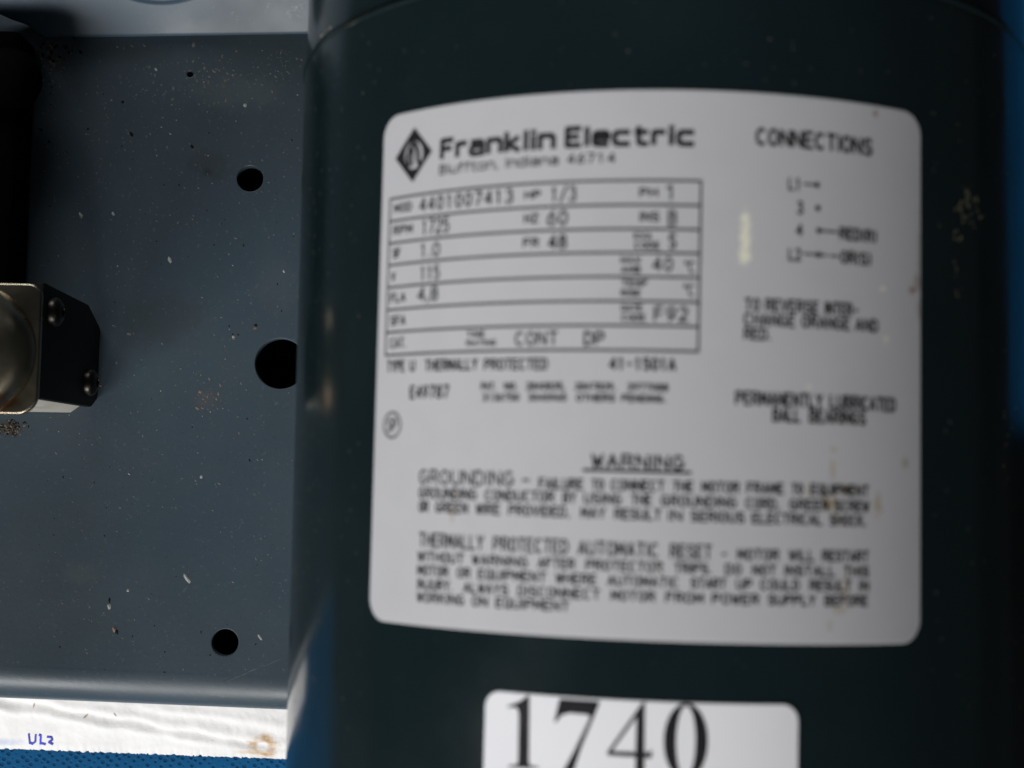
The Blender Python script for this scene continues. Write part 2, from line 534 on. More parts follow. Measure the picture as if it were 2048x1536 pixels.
for a, b in zip(rings, rings[1:]):
    for i in range(seg):
        j = (i + 1) % seg
        bm.faces.new((a[0], b[i], b[j]) if len(a) == 1 else (a[i], a[j], b[j], b[i]))
bm_object('boss', bm, M['post'], rail_root, smooth=40)

# ------------------------------------------------------------------ small valve: aluminium block, black end cover with two screws, steel top and dome
valve = thing('valve', 'small metal valve with polished round top and black screwed end cover on the plate', 'valve', (-160, 33, Z_PLATE))
xe = at(199, 700, Z_PLATE).x
zt = CAM[2] + ray(78, 690).z * (xe - CAM[0]) / ray(78, 690).x     # height at which the end face meets that sight line
y0, y1 = at(72, 799, zt).y, at(199, 618, Z_PLATE + 3).y
def prism_x(xa, xb, prof, bev, seg=2):
    bm = bmesh.new()
    ra = [bm.verts.new((xa * MM, y * MM, z * MM)) for y, z in prof]
    rb = [bm.verts.new((xb * MM, y * MM, z * MM)) for y, z in prof]
    bm.faces.new(ra); bm.faces.new(rb)
    for i in range(len(prof)):
        j = (i + 1) % len(prof)
        bm.faces.new((ra[i], ra[j], rb[j], rb[i]))
    if bev: bmesh.ops.bevel(bm, geom=list(bm.edges), offset=bev * MM, segments=seg, profile=0.5, affect='EDGES')
    return bm
zb = Z_PLATE + 0.05
# the pale block, its lower end corner cut back
pts = [(xe - 62, y0), (xe - 6.5, y0), (xe - 2.2, y0 + 3.2), (xe - 2.2, y1 - 1), (xe - 62, y1 - 1)]
bm = outline_sheet([pts], (zt - 2.0) - zb, 0.5, Matrix.Translation((0, 0, (zt - 2.0) * MM)))
bm_object('block', bm, M['alu'], valve, smooth=40)
cover = [(y0 + 1.2, zb + 5), (y0 + 3.4, zb), (y1 - 4.2, zb), (y1, zb + 11), (y1, zt - 2.0), (y0 + 0.3, zt - 2.0)]
bm_object('end_cover', prism_x(xe - 2.15, xe, cover, 0.5), M['black'], valve, smooth=40)
# bright top plate with rounded corners
ya, yb2, xt = at(45, 829, zt).y, at(60, 566, zt).y, at(79, 690, zt).x
def corner(cx, cy, r, a0, a1, n=10):
    return [(cx + r * math.cos(math.radians(a0 + (a1 - a0) * i / n)), cy + r * math.sin(math.radians(a0 + (a1 - a0) * i / n))) for i in range(n + 1)]
pts = [(xt - 62, ya)] + corner(xt - 4.5, ya + 4.5, 4.5, -90, 0) + corner(xt - 3.0, yb2 - 3.0, 3.0, 0, 90) + [(xt - 62, yb2)]
bm = outline_sheet([pts], 1.9, 0.6, Matrix.Translation((0, 0, zt * MM)), 3)
bm_object('top_plate', bm, M['steel'], valve, smooth=40)
dc = at(-74, 700, zt + 2)
bm = lathe_y([(0, 8.6), (3.2, 8.45), (6.4, 7.9), (9.4, 6.8), (12.0, 5.1), (13.9, 2.9), (14.8, 1.0), (15.0, 0.05)], 72)
bm.transform(Matrix.Translation(Vector((dc.x, dc.y, zt + 0.05)) * MM) @ Matrix.Rotation(math.radians(90), 4, 'X'))
bm_object('dome', bm, M['steel'], valve, smooth=60)
def screw_mesh():
    bm = bmesh.new()
    rings = []
    sg = 28
    for r, h in ((3.3, 0.0), (3.3, 0.9), (3.0, 1.6), (2.2, 2.2), (1.2, 2.5)):
        rings.append([bm.verts.new((h * MM, r * math.cos(2 * math.pi * i / sg) * MM, r * math.sin(2 * math.pi * i / sg) * MM)) for i in range(sg)])
    rings.append([bm.verts.new((1.6 * MM, 1.1 * math.cos(2 * math.pi * i / sg) * MM, 1.1 * math.sin(2 * math.pi * i / sg) * MM)) for i in range(sg)])
    for a, b in zip(rings, rings[1:]):
        for i in range(sg):
            j = (i + 1) % sg
            bm.faces.new((a[i], a[j], b[j], b[i]))
    bm.faces.new(rings[-1])
    return bm
s0 = bm_object('screw', screw_mesh(), M['screw'], valve, smooth=35)
def on_end(px, py):
    d = ray(px, py); t = (xe - CAM[0]) / d.x
    return Vector(CAM) + d * t
s1 = s0.copy(); COL.objects.link(s1)
for s, q in ((s0, on_end(104, 624)), (s1, on_end(175, 765))):
    s.location = Vector((xe, q.y, q.z)) * MM

# ------------------------------------------------------------------ crumpled white paper tucked under the plate
def paper_point(px, t):
    top = 1366 + px / 572 * 24
    rag = 3.5 * noise.noise(Vector((px / 9, 1, 0))) + 2.5 * noise.noise(Vector((px / 3.5, 4, 0)))
    bot = 1497 + max(px, -40) / 572 * 21 + rag * max(0.0, t * 6 - 5)
    z = -83.2 - 12.6 * t ** 1.3
    p = at(px, top + (bot - top) * t, z)
    f = 0.0
    for off, amp, sl, wd in ((0.46, 1.9, 0.62, 0.09), (0.66, 1.6, 0.55, 0.06), (0.56, -1.5, 0.60, 0.06), (0.25, 1.2, 0.45, 0.07), (0.90, 0.6, -0.06, 0.04)):
        d = t - off - sl * (px - 300) / 560 + 0.05 * noise.noise(Vector((px / 60, off * 9, 1)))
        f += amp * math.exp(-(d / wd) ** 2)
    f += 0.9 * noise.noise(Vector((px / 80, t * 3.2, 2))) + 0.45 * noise.noise(Vector((px / 26, t * 6, 5))) + 0.2 * noise.noise(Vector((px / 9, t * 16, 7)))
    fade = min(1, t * 3) * min(1, (1 - t) * 4 + 0.25)
    p.z += f * fade * 0.34
    p.y -= f * fade * 0.25
    return p
NX, NT = 260, 36
vs, fs = [], []
for i in range(NX + 1):
    for j in range(NT + 1):
        vs.append(tuple(paper_point(-60 + 770 * i / NX, j / NT) * MM))
for i in range(NX):
    for j in range(NT):
        a = i * (NT + 1) + j
        fs.append((a, a + 1, a + NT + 2, a + NT + 1))
paper = mesh_object('paper_sheet', vs, fs, M['paper'], smooth=60)
md = paper.modifiers.new('thickness', 'SOLIDIFY'); md.thickness = 0.25 * MM; md.offset = -1
tag(paper, 'crumpled white paper strip with blue pen letters between plate and blue cloth', 'paper')

# ------------------------------------------------------------------ stroke lettering
GL = {
 'A': '0,0 2,6 4,0;.7,2 3.3,2', 'B': '0,0 0,6 2.2,6 2.2,4.6,1.5,1.4,90,-90 0,3.2;2.2,3.2 2.3,1.6,1.6,1.6,90,-90 0,0',
 'C': '2,3,2,3,48,312', 'D': '0,0 0,6 1.6,6 1.6,3,2.3,3,90,-90 0,0', 'E': '3.7,0 0,0 0,6 3.7,6;0,3.1 3.1,3.1',
 'F': '0,0 0,6 3.7,6;0,3.1 3.1,3.1', 'G': '2,3,2,3,48,335 3.9,2.8 2.3,2.8', 'H': '0,0 0,6;4,0 4,6;0,3.1 4,3.1',
 'I': '.2,0 .2,6', 'J': '3.2,6 3.2,1.7 1.6,1.7,1.6,1.7,0,-170', 'K': '0,0 0,6;3.9,6 0,2.4;1.3,3.6 4,0', 'L': '0,6 0,0 3.5,0',
 'M': '0,0 0,6 2,1.8 4,6 4,0', 'N': '0,0 0,6 4,0 4,6', 'O': '2,3,2,3,0,360', 'P': '0,0 0,6 2.2,6 2.2,4.4,1.7,1.6,90,-90 0,2.8',
 'Q': '2,3,2,3,0,360;2.4,1.6 4.1,-.5', 'R': '0,0 0,6 2.2,6 2.2,4.5,1.7,1.5,90,-90 0,3;2.1,3 4,0',
 'S': '2,4.5,1.8,1.5,25,270 2,1.5,1.9,1.5,90,-155', 'T': '2,0 2,6;0,6 4,6', 'U': '0,6 0,2 2,2,2,2,180,360 4,6', 'V': '0,6 2,0 4,6',
 'W': '0,6 1,0 2,4.6 3,0 4,6', 'X': '0,0 4,6;0,6 4,0', 'Y': '0,6 2,3 4,6;2,3 2,0', 'Z': '0,6 4,6 0,0 4,0',
 '0': '2,3,1.8,3,0,360', '1': '.9,5 2,6 2,0', '2': '2,4.3,1.8,1.7,160,-30 .1,0 3.9,0', '3': '1.9,4.5,1.6,1.5,150,-90 1.9,1.5,1.9,1.5,90,-150',
 '4': '3,0 3,6 .1,1.8 4,1.8', '5': '3.6,6 .6,6 .4,3.4 2,1.9,1.8,1.9,115,-150', '6': '2,1.9,1.8,1.9,0,360;3.2,6 1.2,4.3 .25,2.2',
 '7': '.1,6 3.9,6 1.4,0', '8': '2,4.5,1.6,1.5,0,360;2,1.5,1.9,1.5,0,360', '9': '2,4.1,1.8,1.9,0,360;3.8,3.9 2.9,1.6 .9,0',
 '-': '.6,2.9 3.4,2.9', '.': '.1,0 .1,.5', ',': '.3,.5 0,-1', '/': '0,-.5 4,6.5', '(': '2.4,3,2.2,3.7,125,235', ')': '-.8,3,2.2,3.7,55,-55',
 '\u00b0': '.8,5.2,.8,.8,0,360',
 'a': '.3,4.2 3.3,4.2 4,3.5 4,0;4,2.5 .7,2.5 0,1.9 0,.6 .6,0 4,0', 'n': '0,0 0,4.2;0,4.2 3.3,4.2 4,3.5 4,0', 'r': '0,0 0,4.2;0,3.9 .6,4.2 2.9,4.2',
 'k': '0,0 0,6;3.6,4.2 .3,2.1 3.9,0', 'l': '.2,0 .2,6', 'i': '.2,0 .2,4.2;.2,5.5 .2,6.1', 'e': '0,2.2 4,2.2 4,3.5 3.3,4.2 .7,4.2 0,3.5 0,.7 .7,0 3.8,0',
 'c': '3.9,4.2 .7,4.2 0,3.5 0,.7 .7,0 3.9,0', 't': '.9,5.8 .9,.7 1.5,0 3.2,0;0,4.2 3.1,4.2', 'u': '0,4.2 0,.7 .7,0 4,0;4,4.2 4,0',
 'f': '.9,0 .9,5.3 1.6,6 2.7,6;0,4.2 2.6,4.2', 'o': '.7,0 3.3,0 4,.7 4,3.5 3.3,4.2 .7,4.2 0,3.5 0,.7 .7,0', 'd': '4,6 4,0 .7,0 0,.7 0,3.5 .7,4.2 4,4.2',
}
GW = {'I': .4, 'l': .4, 'i': .4, '.': .3, ',': .4, '(': 1.6, ')': 1.4, '\u00b0': 1.4, 'r': 2.9, 't': 3.2, 'f': 2.7, 'J': 3.3, 'L': 3.6, 'E': 3.7, 'F': 3.7, ' ': 2.2}

def glyph_strokes(ch):
    out = []
    for part in GL[ch].split(';'):
        pts = []
        for tok in part.split():
            v = [float(x) for x in tok.split(',')]
            if len(v) == 2: pts.append(tuple(v))
            else:
                cx, cy, rx, ry, a0, a1 = v
                n = max(3, int(abs(a1 - a0) / 24))
                for i in range(n + 1):
                    a = math.radians(a0 + (a1 - a0) * i / n)
                    pts.append((cx + rx * math.cos(a), cy + ry * math.sin(a)))
        out.append(pts)
    return out

def layout(text, u0, u1, v, h, gap=1.75, mono=False):
    """strokes in millimetres fitted between u0 and u1, standing on v"""
    ws = [4.0 if mono else GW.get(c, 4.0) for c in text]
    total = sum(ws) + gap * (len(text) - 1)
    k = (u1 - u0) / total
    x, res = 0.0, []
    for c, w in zip(text, ws):
        if c != ' ':
            for st in glyph_strokes(c):
                res.append([(u0 + (x + a) * k, v + b * h / 6) for a, b in st])
        x += w + gap
    return res

def ribbon(strokes, width, put, step=1.2, cap=0.5):
    """flat pen strokes of constant width; put(u, v) places a point"""
    vs, fs = [], []
    hw = width / 2
    for st in strokes:
        for (x0, y0), (x1, y1) in zip(st, st[1:]):
            dx, dy = x1 - x0, y1 - y0
            ln = math.hypot(dx, dy)
            if ln < 1e-6: continue
            dx /= ln; dy /= ln
            x0e, y0e, le = x0 - dx * hw * cap, y0 - dy * hw * cap, ln + 2 * hw * cap
            n = max(1, int(math.ceil(le / step)))
            b = len(vs)
            for i in range(n + 1):
                q = le * i / n
                cx, cy = x0e + dx * q, y0e + dy * q
                vs.append(put(cx - dy * hw, cy + dx * hw)); vs.append(put(cx + dy * hw, cy - dx * hw))
            for i in range(n):
                fs.append((b + 2 * i, b + 2 * i + 1, b + 2 * i + 3, b + 2 * i + 2))
    return vs, fs

def filled(loops, put, step=1.0):
    """filled flat shape (outer loop, then holes) cut fine enough to follow the round shell"""
    from mathutils.geometry import tessellate_polygon
    pts = [p for lp in loops for p in lp]
    bm = bmesh.new()
    bv = [bm.verts.new((x, y, 0)) for x, y in pts]
    for t in tessellate_polygon([[Vector((x, y, 0)) for x, y in lp] for lp in loops]):
        try: bm.faces.new([bv[i] for i in t])
        except ValueError: pass
    u = math.floor(min(p[0] for p in pts)) + step
    while u < max(p[0] for p in pts):
        bmesh.ops.bisect_plane(bm, geom=list(bm.verts) + list(bm.edges) + list(bm.faces), plane_co=(u, 0, 0), plane_no=(1, 0, 0))
        u += step
    bm.verts.ensure_lookup_table()
    idx = {v: i for i, v in enumerate(bm.verts)}
    vs = [put(v.co.x, v.co.y) for v in bm.verts]
    fs = [tuple(idx[v] for v in f.verts) for f in bm.faces]
    bm.free()
    return vs, fs

# pen letters on the paper
def on_paper(u, v):            # u, v in picture pixels of the sheet
    top = 1366 + u / 572 * 24
    bot = 1497 + u / 572 * 21
    p = paper_point(u, (v - top) / (bot - top))
    return tuple((p + Vector((0, -0.12, 0.16))) * MM)
st = [[(58, 1467), (60, 1484), (66, 1486), (71, 1482), (72, 1468)], [(79, 1468), (82, 1469), (81, 1486), (91, 1487)],
      [(95, 1472), (103, 1473), (105, 1479), (98, 1483)], [(98, 1483), (106, 1487)]]
vs, fs = ribbon(st, 3.6, on_paper, 2.0)
mesh_object('handwriting', vs, fs, M['pen'], paper)

# ------------------------------------------------------------------ electric motor
motor = thing('electric_motor', 'dark teal enamelled electric motor with grey nameplate and white number sticker', 'motor', (0, 0, Z_PLATE))
SEAM = 82.4
bm = lathe_y([(40, -96), (70.3, -96), (70.8, -95.7), (RAD, -95.0), (RAD, SEAM - 0.9), (RAD + 0.3, SEAM - 0.6), (RAD + 0.32, SEAM - 0.2), (70.7, SEAM), (40, SEAM)], 200)
bm_object('housing', bm, M['enamel'], motor, smooth=30)
def bell(y0, s):
    return lathe_y([(40, y0), (70.3, y0 + s * 0.25), (70.6, y0 + s * 0.7), (70.6, y0 + s * 26), (69.8, y0 + s * 31), (67, y0 + s * 35), (60, y0 + s * 38), (16, y0 + s * 42), (16, y0 + s * 46), (0, y0 + s * 46)], 160)
bm_object('end_bell', bell(SEAM + 0.25, 1), M['enamel'], motor, smooth=30)
bm_object('end_bell', bell(-96.25, -1), M['enamel'], motor, smooth=30)
bm_object('shaft', lathe_y([(0, -142), (7.0, -142), (7.9, -143), (7.9, -178), (7.2, -179), (0, -179)], 48), M['steel'], motor, smooth=40)
bm = bmesh.new()
rounded_box(bm, (-46, -80, Z_PLATE + 0.05), (46, 66, Z_PLATE + 3), 1.0)
rounded_box(bm, (-40, -70, Z_PLATE + 2.5), (-30, 56, -61), 0.8)
rounded_box(bm, (30, -70, Z_PLATE + 2.5), (40, 56, -61), 0.8)
bm_object('mounting_foot', bm, M['enamel'], motor, smooth=40)

# nameplate: thin rounded sheet bent round the shell
def bent_sheet(u0, u1, v0, v1, rad, lift, cols=110):
    def half(u):
        d = min(u - u0, u1 - u)
        if d >= rad: return 0.0
        return rad - math.sqrt(max(0.0, rad * rad - (rad - d) ** 2))
    us = []
    for i in range(15):
        a = math.pi / 2 * i / 14
        us.append(u0 + rad * (1 - math.cos(a)))
    n = cols
    us += [u0 + rad + (u1 - u0 - 2 * rad) * i / n for i in range(1, n)]
    us += [u1 - (x - u0) for x in reversed(us[:15])]
    vs, fs, uv = [], [], []
    for u in us:
        k = half(u)
        for v, lf in ((v0 + k, -0.1), (v0 + k, lift * 0.7), (v0 + k + 0.08, lift), (v0 + k + 0.3, lift), (v1 - k - 0.3, lift), (v1 - k - 0.08, lift), (v1 - k, lift * 0.7), (v1 - k, -0.1)):
            vs.append(wrap(u, v, lf)); uv.append((u * 0.01, v * 0.01))
    m = 8
    for i in range(len(us) - 1):
        for j in range(m - 1):
            a = i * m + j
            fs.append((a, a + m, a + m + 1, a + 1))
    return vs, fs, uv
LIFT = 0.14
vs, fs, uv = bent_sheet(-58.95, 34.45, -20.97, 62.14, 3.6, LIFT)
nameplate = mesh_object('nameplate', vs, fs, M['name'], motor, smooth=30, uvs=uv)
nameplate['label'] = 'curved grey rating plate printed in black'
def on_plate(u, v): return wrap(u, v, LIFT + 0.045)
def ink_part(name, vf, mat='ink', parent=None): return mesh_object(name, vf[0], vf[1], M[mat], parent or nameplate)

# company mark and heading
def pm(x, y): return (-51.62 + (x - 829) * 0.112, 54.78 - (y - 310.5) * 0.0836)
dia = [(-51.64, 59.35), (-47.68, 54.98), (-51.71, 50.28), (-55.88, 54.74)]
ell = [(-51.62 + 2.0 * math.cos(2 * math.pi * i / 36), 54.78 + 2.35 * math.sin(2 * math.pi * i / 36)) for i in range(36)]
ink_part('diamond_mark', filled([dia, ell], on_plate))
arch = [[pm(*q) for q in ((818, 331), (817.5, 312), (821, 297), (827, 287), (833, 291), (837, 305), (838, 322), (842, 334))]]
v1, f1 = ribbon(arch, 0.85, on_plate)
v2, f2 = ribbon([[pm(826, 330), pm(827, 300)]], 0.62, on_plate)
ink_part('arch_mark', (v1 + v2, f1 + [tuple(i + len(v1) for i in f) for f in f2]))
ink_part('printed_heading', ribbon(layout('Franklin', -45.63, -25.90, 53.57, 2.75, gap=1.9), 0.84, on_plate))
ink_part('printed_heading', ribbon(layout('Electric', -23.71, -4.45, 53.74, 2.6, gap=1.9), 0.82, on_plate))
ink_part('printed_heading', ribbon(layout('Bluffton, Indiana 46714', -45.93, -16.24, 50.92, 1.42, gap=1.8), 0.25, on_plate))

# rating table
rows = [48.08, 44.31, 40.62, 36.99, 33.30, 29.58, 25.88, 22.13]
grid = [[(-56.83, v), (-3.13, v)] for v in rows] + [[(u, rows[0]), (u, rows[-1])] for u in (-56.83, -3.13)]
ink_part('rating_table', ribbon(grid, 0.33, on_plate))
TEXT=[
 ('MOD', -55.77, -51.69, 45.74, 1.25, 0.25), ('4401007413', -50.02, -32.29, 45.34, 2.01, 0.29), ('HP', -30.37, -27.72, 45.76, 1.1, 0.236), ('1/3', -26.17, -22.03, 45.16, 2.11, 0.265),
 ('PH', -12.36, -9.64, 45.6, 1.23, 0.231), ('1', -7.98, -7.22, 45.2, 2.07, 0.261), ('RPM', -55.85, -51.41, 42.04, 1.25, 0.249), ('1725', -49.43, -43.77, 41.49, 2.2, 0.277),
 ('HZ', -30.34, -28.03, 41.99, 1.25, 0.235), ('60', -26.64, -23.28, 41.48, 2.1, 0.28), ('INS', -12.28, -9.34, 41.87, 1.3, 0.23), ('B', -7.98, -6.7, 41.29, 2.07, 0.276),
 ('SF', -55.8, -54.0, 38.21, 1.33, 0.25), ('1.0', -49.71, -45.43, 37.76, 2.04, 0.261), ('FR', -30.4, -27.84, 38.19, 1.25, 0.234), ('48', -26.38, -23.34, 37.85, 1.94, 0.31),
 ('KVA', -13.06, -10.42, 39.11, 0.84, 0.184), ('CODE', -12.95, -9.19, 37.65, 0.92, 0.184), ('S', -7.84, -6.71, 37.78, 2.06, 0.306), ('V', -55.99, -55.02, 34.41, 1.25, 0.249),
 ('115', -49.46, -45.4, 34.07, 2.03, 0.26), ('MAX', -14.95, -12.0, 35.43, 0.84, 0.184), ('AMB', -14.92, -11.97, 33.98, 0.84, 0.183), ('40', -10.25, -7.1, 34.31, 1.91, 0.259),
 ('°C', -5.37, -3.79, 34.08, 1.67, 0.198), ('FLA', -56.07, -52.52, 30.86, 1.32, 0.248), ('4,8', -49.86, -45.57, 30.69, 2.03, 0.292), ('TEMP', -14.79, -10.95, 31.84, 0.91, 0.183),
 ('RISE', -14.84, -11.9, 30.39, 0.84, 0.183), ('°C', -5.45, -3.8, 30.55, 1.67, 0.197), ('SFA', -55.9, -52.36, 27.05, 1.4, 0.247), ('DATE', -14.71, -11.62, 28.11, 0.84, 0.182),
 ('CODE', -14.68, -11.14, 26.66, 0.84, 0.182), ('F92', -9.8, -4.71, 26.71, 1.97, 0.288), ('CAT.', -55.73, -52.2, 23.33, 1.48, 0.246), ('TIME', -39.77, -36.6, 24.41, 0.79, 0.173),
 ('RATING', -39.82, -34.54, 23.03, 0.78, 0.173), ('CONT', -31.3, -24.39, 23.0, 1.93, 0.262), ('DP', -20.32, -17.18, 22.95, 1.9, 0.305), ('TYPE', -56.41, -52.16, 19.45, 1.64, 0.278),
 ('U', -51.04, -49.94, 19.41, 1.62, 0.275), ('THERMALLY', -47.81, -37.69, 19.34, 1.59, 0.27), ('PROTECTED', -36.53, -25.88, 19.24, 1.55, 0.263), ('41-1501A', -16.41, -6.44, 19.26, 1.66, 0.302),
 ('E49787', -50.85, -42.84, 14.99, 1.84, 0.304), ('PAT.', -36.96, -34.41, 16.12, 1.01, 0.218), ('NO.', -32.95, -30.77, 16.12, 1.0, 0.216), ('2840835,', -29.28, -23.11, 16.12, 0.99, 0.214),
 ('2847829,', -21.55, -15.35, 16.12, 0.98, 0.212), ('2977088', -13.55, -7.5, 16.12, 0.98, 0.211), ('3136750', -36.64, -30.38, 14.4, 1.01, 0.217), ('3040965', -28.9, -22.83, 14.4, 0.99, 0.214),
 ('OTHERS', -21.27, -15.39, 14.4, 0.98, 0.212), ('PENDING.', -14.41, -7.84, 14.4, 0.98, 0.21), ('WARNING', -18.73, -4.9, 4.48, 1.87, 0.328), ('GROUNDING', -48.26, -30.92, 1.35, 2.09, 0.279),
 ('-', -29.76, -28.13, 1.27, 2.05, 0.274), ('FAILURE', -26.83, -19.87, 1.11, 1.43, 0.256), ('TO', -18.65, -16.76, 1.14, 1.42, 0.254), ('CONNECT', -15.7, -7.73, 1.18, 1.41, 0.253),
 ('THE', -6.55, -3.51, 1.21, 1.41, 0.252), ('MOTOR', -2.25, 3.37, 1.24, 1.41, 0.252), ('FRAME', 4.51, 10.14, 1.28, 1.41, 0.253), ('TO', 11.41, 13.24, 1.31, 1.42, 0.254),
 ('EQUIPMENT', 14.46, 24.38, 1.34, 1.43, 0.256), ('GROUNDING', -48.28, -37.21, -0.87, 1.48, 0.265), ('CONDUCTOR', -35.71, -24.32, -0.9, 1.44, 0.258), ('BY', -22.99, -20.97, -0.92, 1.43, 0.255),
 ('USING', -19.74, -14.08, -0.93, 1.42, 0.254), ('THE', -12.66, -9.61, -0.94, 1.41, 0.253), ('GROUNDING', -8.21, 2.96, -0.96, 1.41, 0.252), ('CORD,', 4.39, 9.47, -0.99, 1.41, 0.252),
 ('GREEN', 11.12, 17.44, -1.01, 1.42, 0.254), ('SCREW', 18.37, 24.39, -1.02, 1.43, 0.256), ('OR', -48.19, -46.23, -3.02, 1.5, 0.268), ('GREEN', -44.82, -38.76, -3.04, 1.48, 0.264),
 ('WIRE', -37.23, -33.06, -3.06, 1.46, 0.261), ('PROVIDED,', -31.62, -21.92, -3.08, 1.43, 0.257), ('MAY', -20.15, -16.43, -3.1, 1.42, 0.254), ('RESULT', -15.08, -8.16, -3.12, 1.41, 0.252),
 ('IN', -7.13, -5.06, -3.14, 1.41, 0.252), ('SERIOUS', -3.8, 4.2, -3.15, 1.4, 0.251), ('ELECTRICAL', 5.34, 16.39, -3.18, 1.41, 0.253), ('SHOCK.', 17.63, 23.78, -3.21, 1.43, 0.256),
 ('THERMALLY', -47.97, -35.73, -8.52, 2.01, 0.279), ('PROTECTED', -34.08, -21.94, -8.57, 1.96, 0.271), ('AUTOMATIC', -20.48, -8.43, -8.61, 1.92, 0.266), ('RESET', -6.73, -0.59, -8.65, 1.91, 0.265),
 ('-', 0.75, 1.72, -8.6, 1.4, 0.25), ('MOTOR', 3.22, 9.56, -8.59, 1.4, 0.251), ('WILL', 11.13, 15.21, -8.57, 1.41, 0.252), ('RESTART', 16.44, 24.44, -8.55, 1.42, 0.255),
 ('WITHOUT', -48.09, -39.13, -10.83, 1.4, 0.264), ('WARNING', -37.69, -28.28, -10.82, 1.37, 0.258), ('AFTER', -26.67, -20.88, -10.81, 1.34, 0.254), ('PROTECTOR', -19.2, -7.8, -10.8, 1.33, 0.251),
 ('TRIPS.', -6.1, -0.7, -10.8, 1.32, 0.25), ('DO', 1.45, 3.86, -10.79, 1.32, 0.25), ('NOT', 5.52, 9.13, -10.79, 1.33, 0.251), ('INSTALL', 10.45, 18.62, -10.78, 1.33, 0.252),
 ('THIS', 20.07, 24.46, -10.77, 1.35, 0.255), ('MOTOR', -48.1, -41.94, -13.0, 1.4, 0.265), ('OR', -40.35, -37.89, -12.99, 1.38, 0.261), ('EQUIPMENT', -36.55, -25.26, -12.98, 1.36, 0.256),
 ('WHERE', -23.77, -17.56, -12.97, 1.34, 0.252), ('AUTOMATIC', -15.91, -5.4, -12.96, 1.32, 0.25), ('START', -3.63, 1.64, -12.95, 1.32, 0.249), ('UP', 3.14, 5.47, -12.94, 1.32, 0.25),
 ('COULD', 6.77, 12.84, -12.93, 1.33, 0.251), ('RESULT', 14.45, 21.38, -12.92, 1.34, 0.253), ('IN', 22.78, 24.47, -12.92, 1.35, 0.255), ('INJURY.', -48.02, -41.2, -15.17, 1.4, 0.264),
 ('ALWAYS', -39.08, -31.35, -15.17, 1.37, 0.258), ('DISCONNECT', -29.78, -16.98, -15.16, 1.34, 0.253), ('MOTOR', -15.33, -8.82, -15.16, 1.32, 0.25), ('FROM', -7.27, -1.74, -15.16, 1.32, 0.249),
 ('POWER', -0.48, 6.57, -15.16, 1.32, 0.249), ('SUPPLY', 7.95, 15.44, -15.15, 1.33, 0.251), ('BEFORE', 16.92, 24.3, -15.15, 1.34, 0.253), ('WORKING', -48.03, -38.92, -17.19, 1.39, 0.263),
 ('ON', -37.48, -34.76, -17.16, 1.37, 0.258), ('EQUIPMENT', -33.39, -21.57, -17.12, 1.34, 0.254), ('CONNECTIONS', 5.14, 24.69, 54.16, 2.34, 0.39), ('L1', 10.37, 12.4, 47.48, 1.7, 0.248),
 ('3', 11.79, 12.77, 43.87, 1.78, 0.278), ('4', 11.67, 12.72, 40.55, 1.54, 0.277), ('L2', 10.5, 12.52, 36.63, 1.69, 0.246), ('RED(R)', 18.94, 25.53, 40.52, 1.64, 0.296),
 ('OR(S)', 19.15, 24.52, 36.83, 1.71, 0.295), ('TO', 3.73, 6.12, 28.68, 1.67, 0.273), ('REVERSE', 6.97, 15.49, 28.73, 1.68, 0.274), ('INTER-', 16.49, 22.39, 28.79, 1.69, 0.277),
 ('CHANGE', 3.68, 11.67, 26.46, 1.67, 0.273), ('ORANGE', 12.72, 20.8, 26.53, 1.68, 0.276), ('AND', 21.78, 25.98, 26.58, 1.7, 0.279), ('RED.', 3.71, 7.81, 24.31, 1.59, 0.272),
 ('PERMANENTLY', 2.57, 16.3, 14.46, 1.81, 0.301), ('LUBRICATED', 17.47, 29.41, 14.48, 1.84, 0.306), ('BALL', 8.28, 12.72, 12.11, 1.81, 0.301), ('BEARINGS', 14.1, 23.76, 12.17, 1.82, 0.304),
]
for t, u0, u1, v, h, w in TEXT:
    mono = t.replace('/', '').replace(',', '').replace('.', '').isdigit() or t in ('F92', 'CONT', 'DP')
    if t == '1':
        st = layout(t, u0 - 0.8, u1 + 0.8, v, h, mono=True)
    else:
        st = layout(t, u0 + w * 0.4, u1 - w * 0.4, v, h, gap=2.2 if mono and len(t) > 4 else 1.75, mono=mono and ',' not in t and '.' not in t)
    ink_part('printed_word', ribbon(st, w * 1.22, on_plate))
ink_part('underline', ribbon([[(-19.94, 4.00), (-3.93, 3.99)]], 0.42, on_plate))
def disc(cx, cy, r, n=16): return filled([[(cx + r * math.cos(2 * math.pi * i / n), cy + r * math.sin(2 * math.pi * i / n)) for i in range(n)]], on_plate)
for q in ((15.03, 48.47), (15.19, 44.90), (15.40, 41.45), (15.36, 37.71)): ink_part('terminal_dot', disc(*q, 0.44))
for a, b, v in ((12.87, 15.01, 48.48), (15.42, 18.62, 41.45), (12.99, 15.33, 37.72), (15.33, 16.69, 37.71), (17.27, 18.82, 37.71)):
    ink_part('terminal_line', ribbon([[(a, v), (b, v)]], 0.26, on_plate))
rg = [[(-54.71 + 1.95 * math.cos(2 * math.pi * i / 28), 10.70 + 2.05 * math.sin(2 * math.pi * i / 28)) for i in range(29)]]
ink_part('approval_mark', ribbon(rg + layout('SP', -55.80, -53.66, 9.76, 1.9), 0.30, on_plate))
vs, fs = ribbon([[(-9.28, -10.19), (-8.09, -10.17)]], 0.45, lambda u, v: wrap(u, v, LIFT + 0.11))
mesh_object('glint_nick', vs, fs, M['chip'], nameplate)  # nick down to bare metal, its glint put into the pale colour

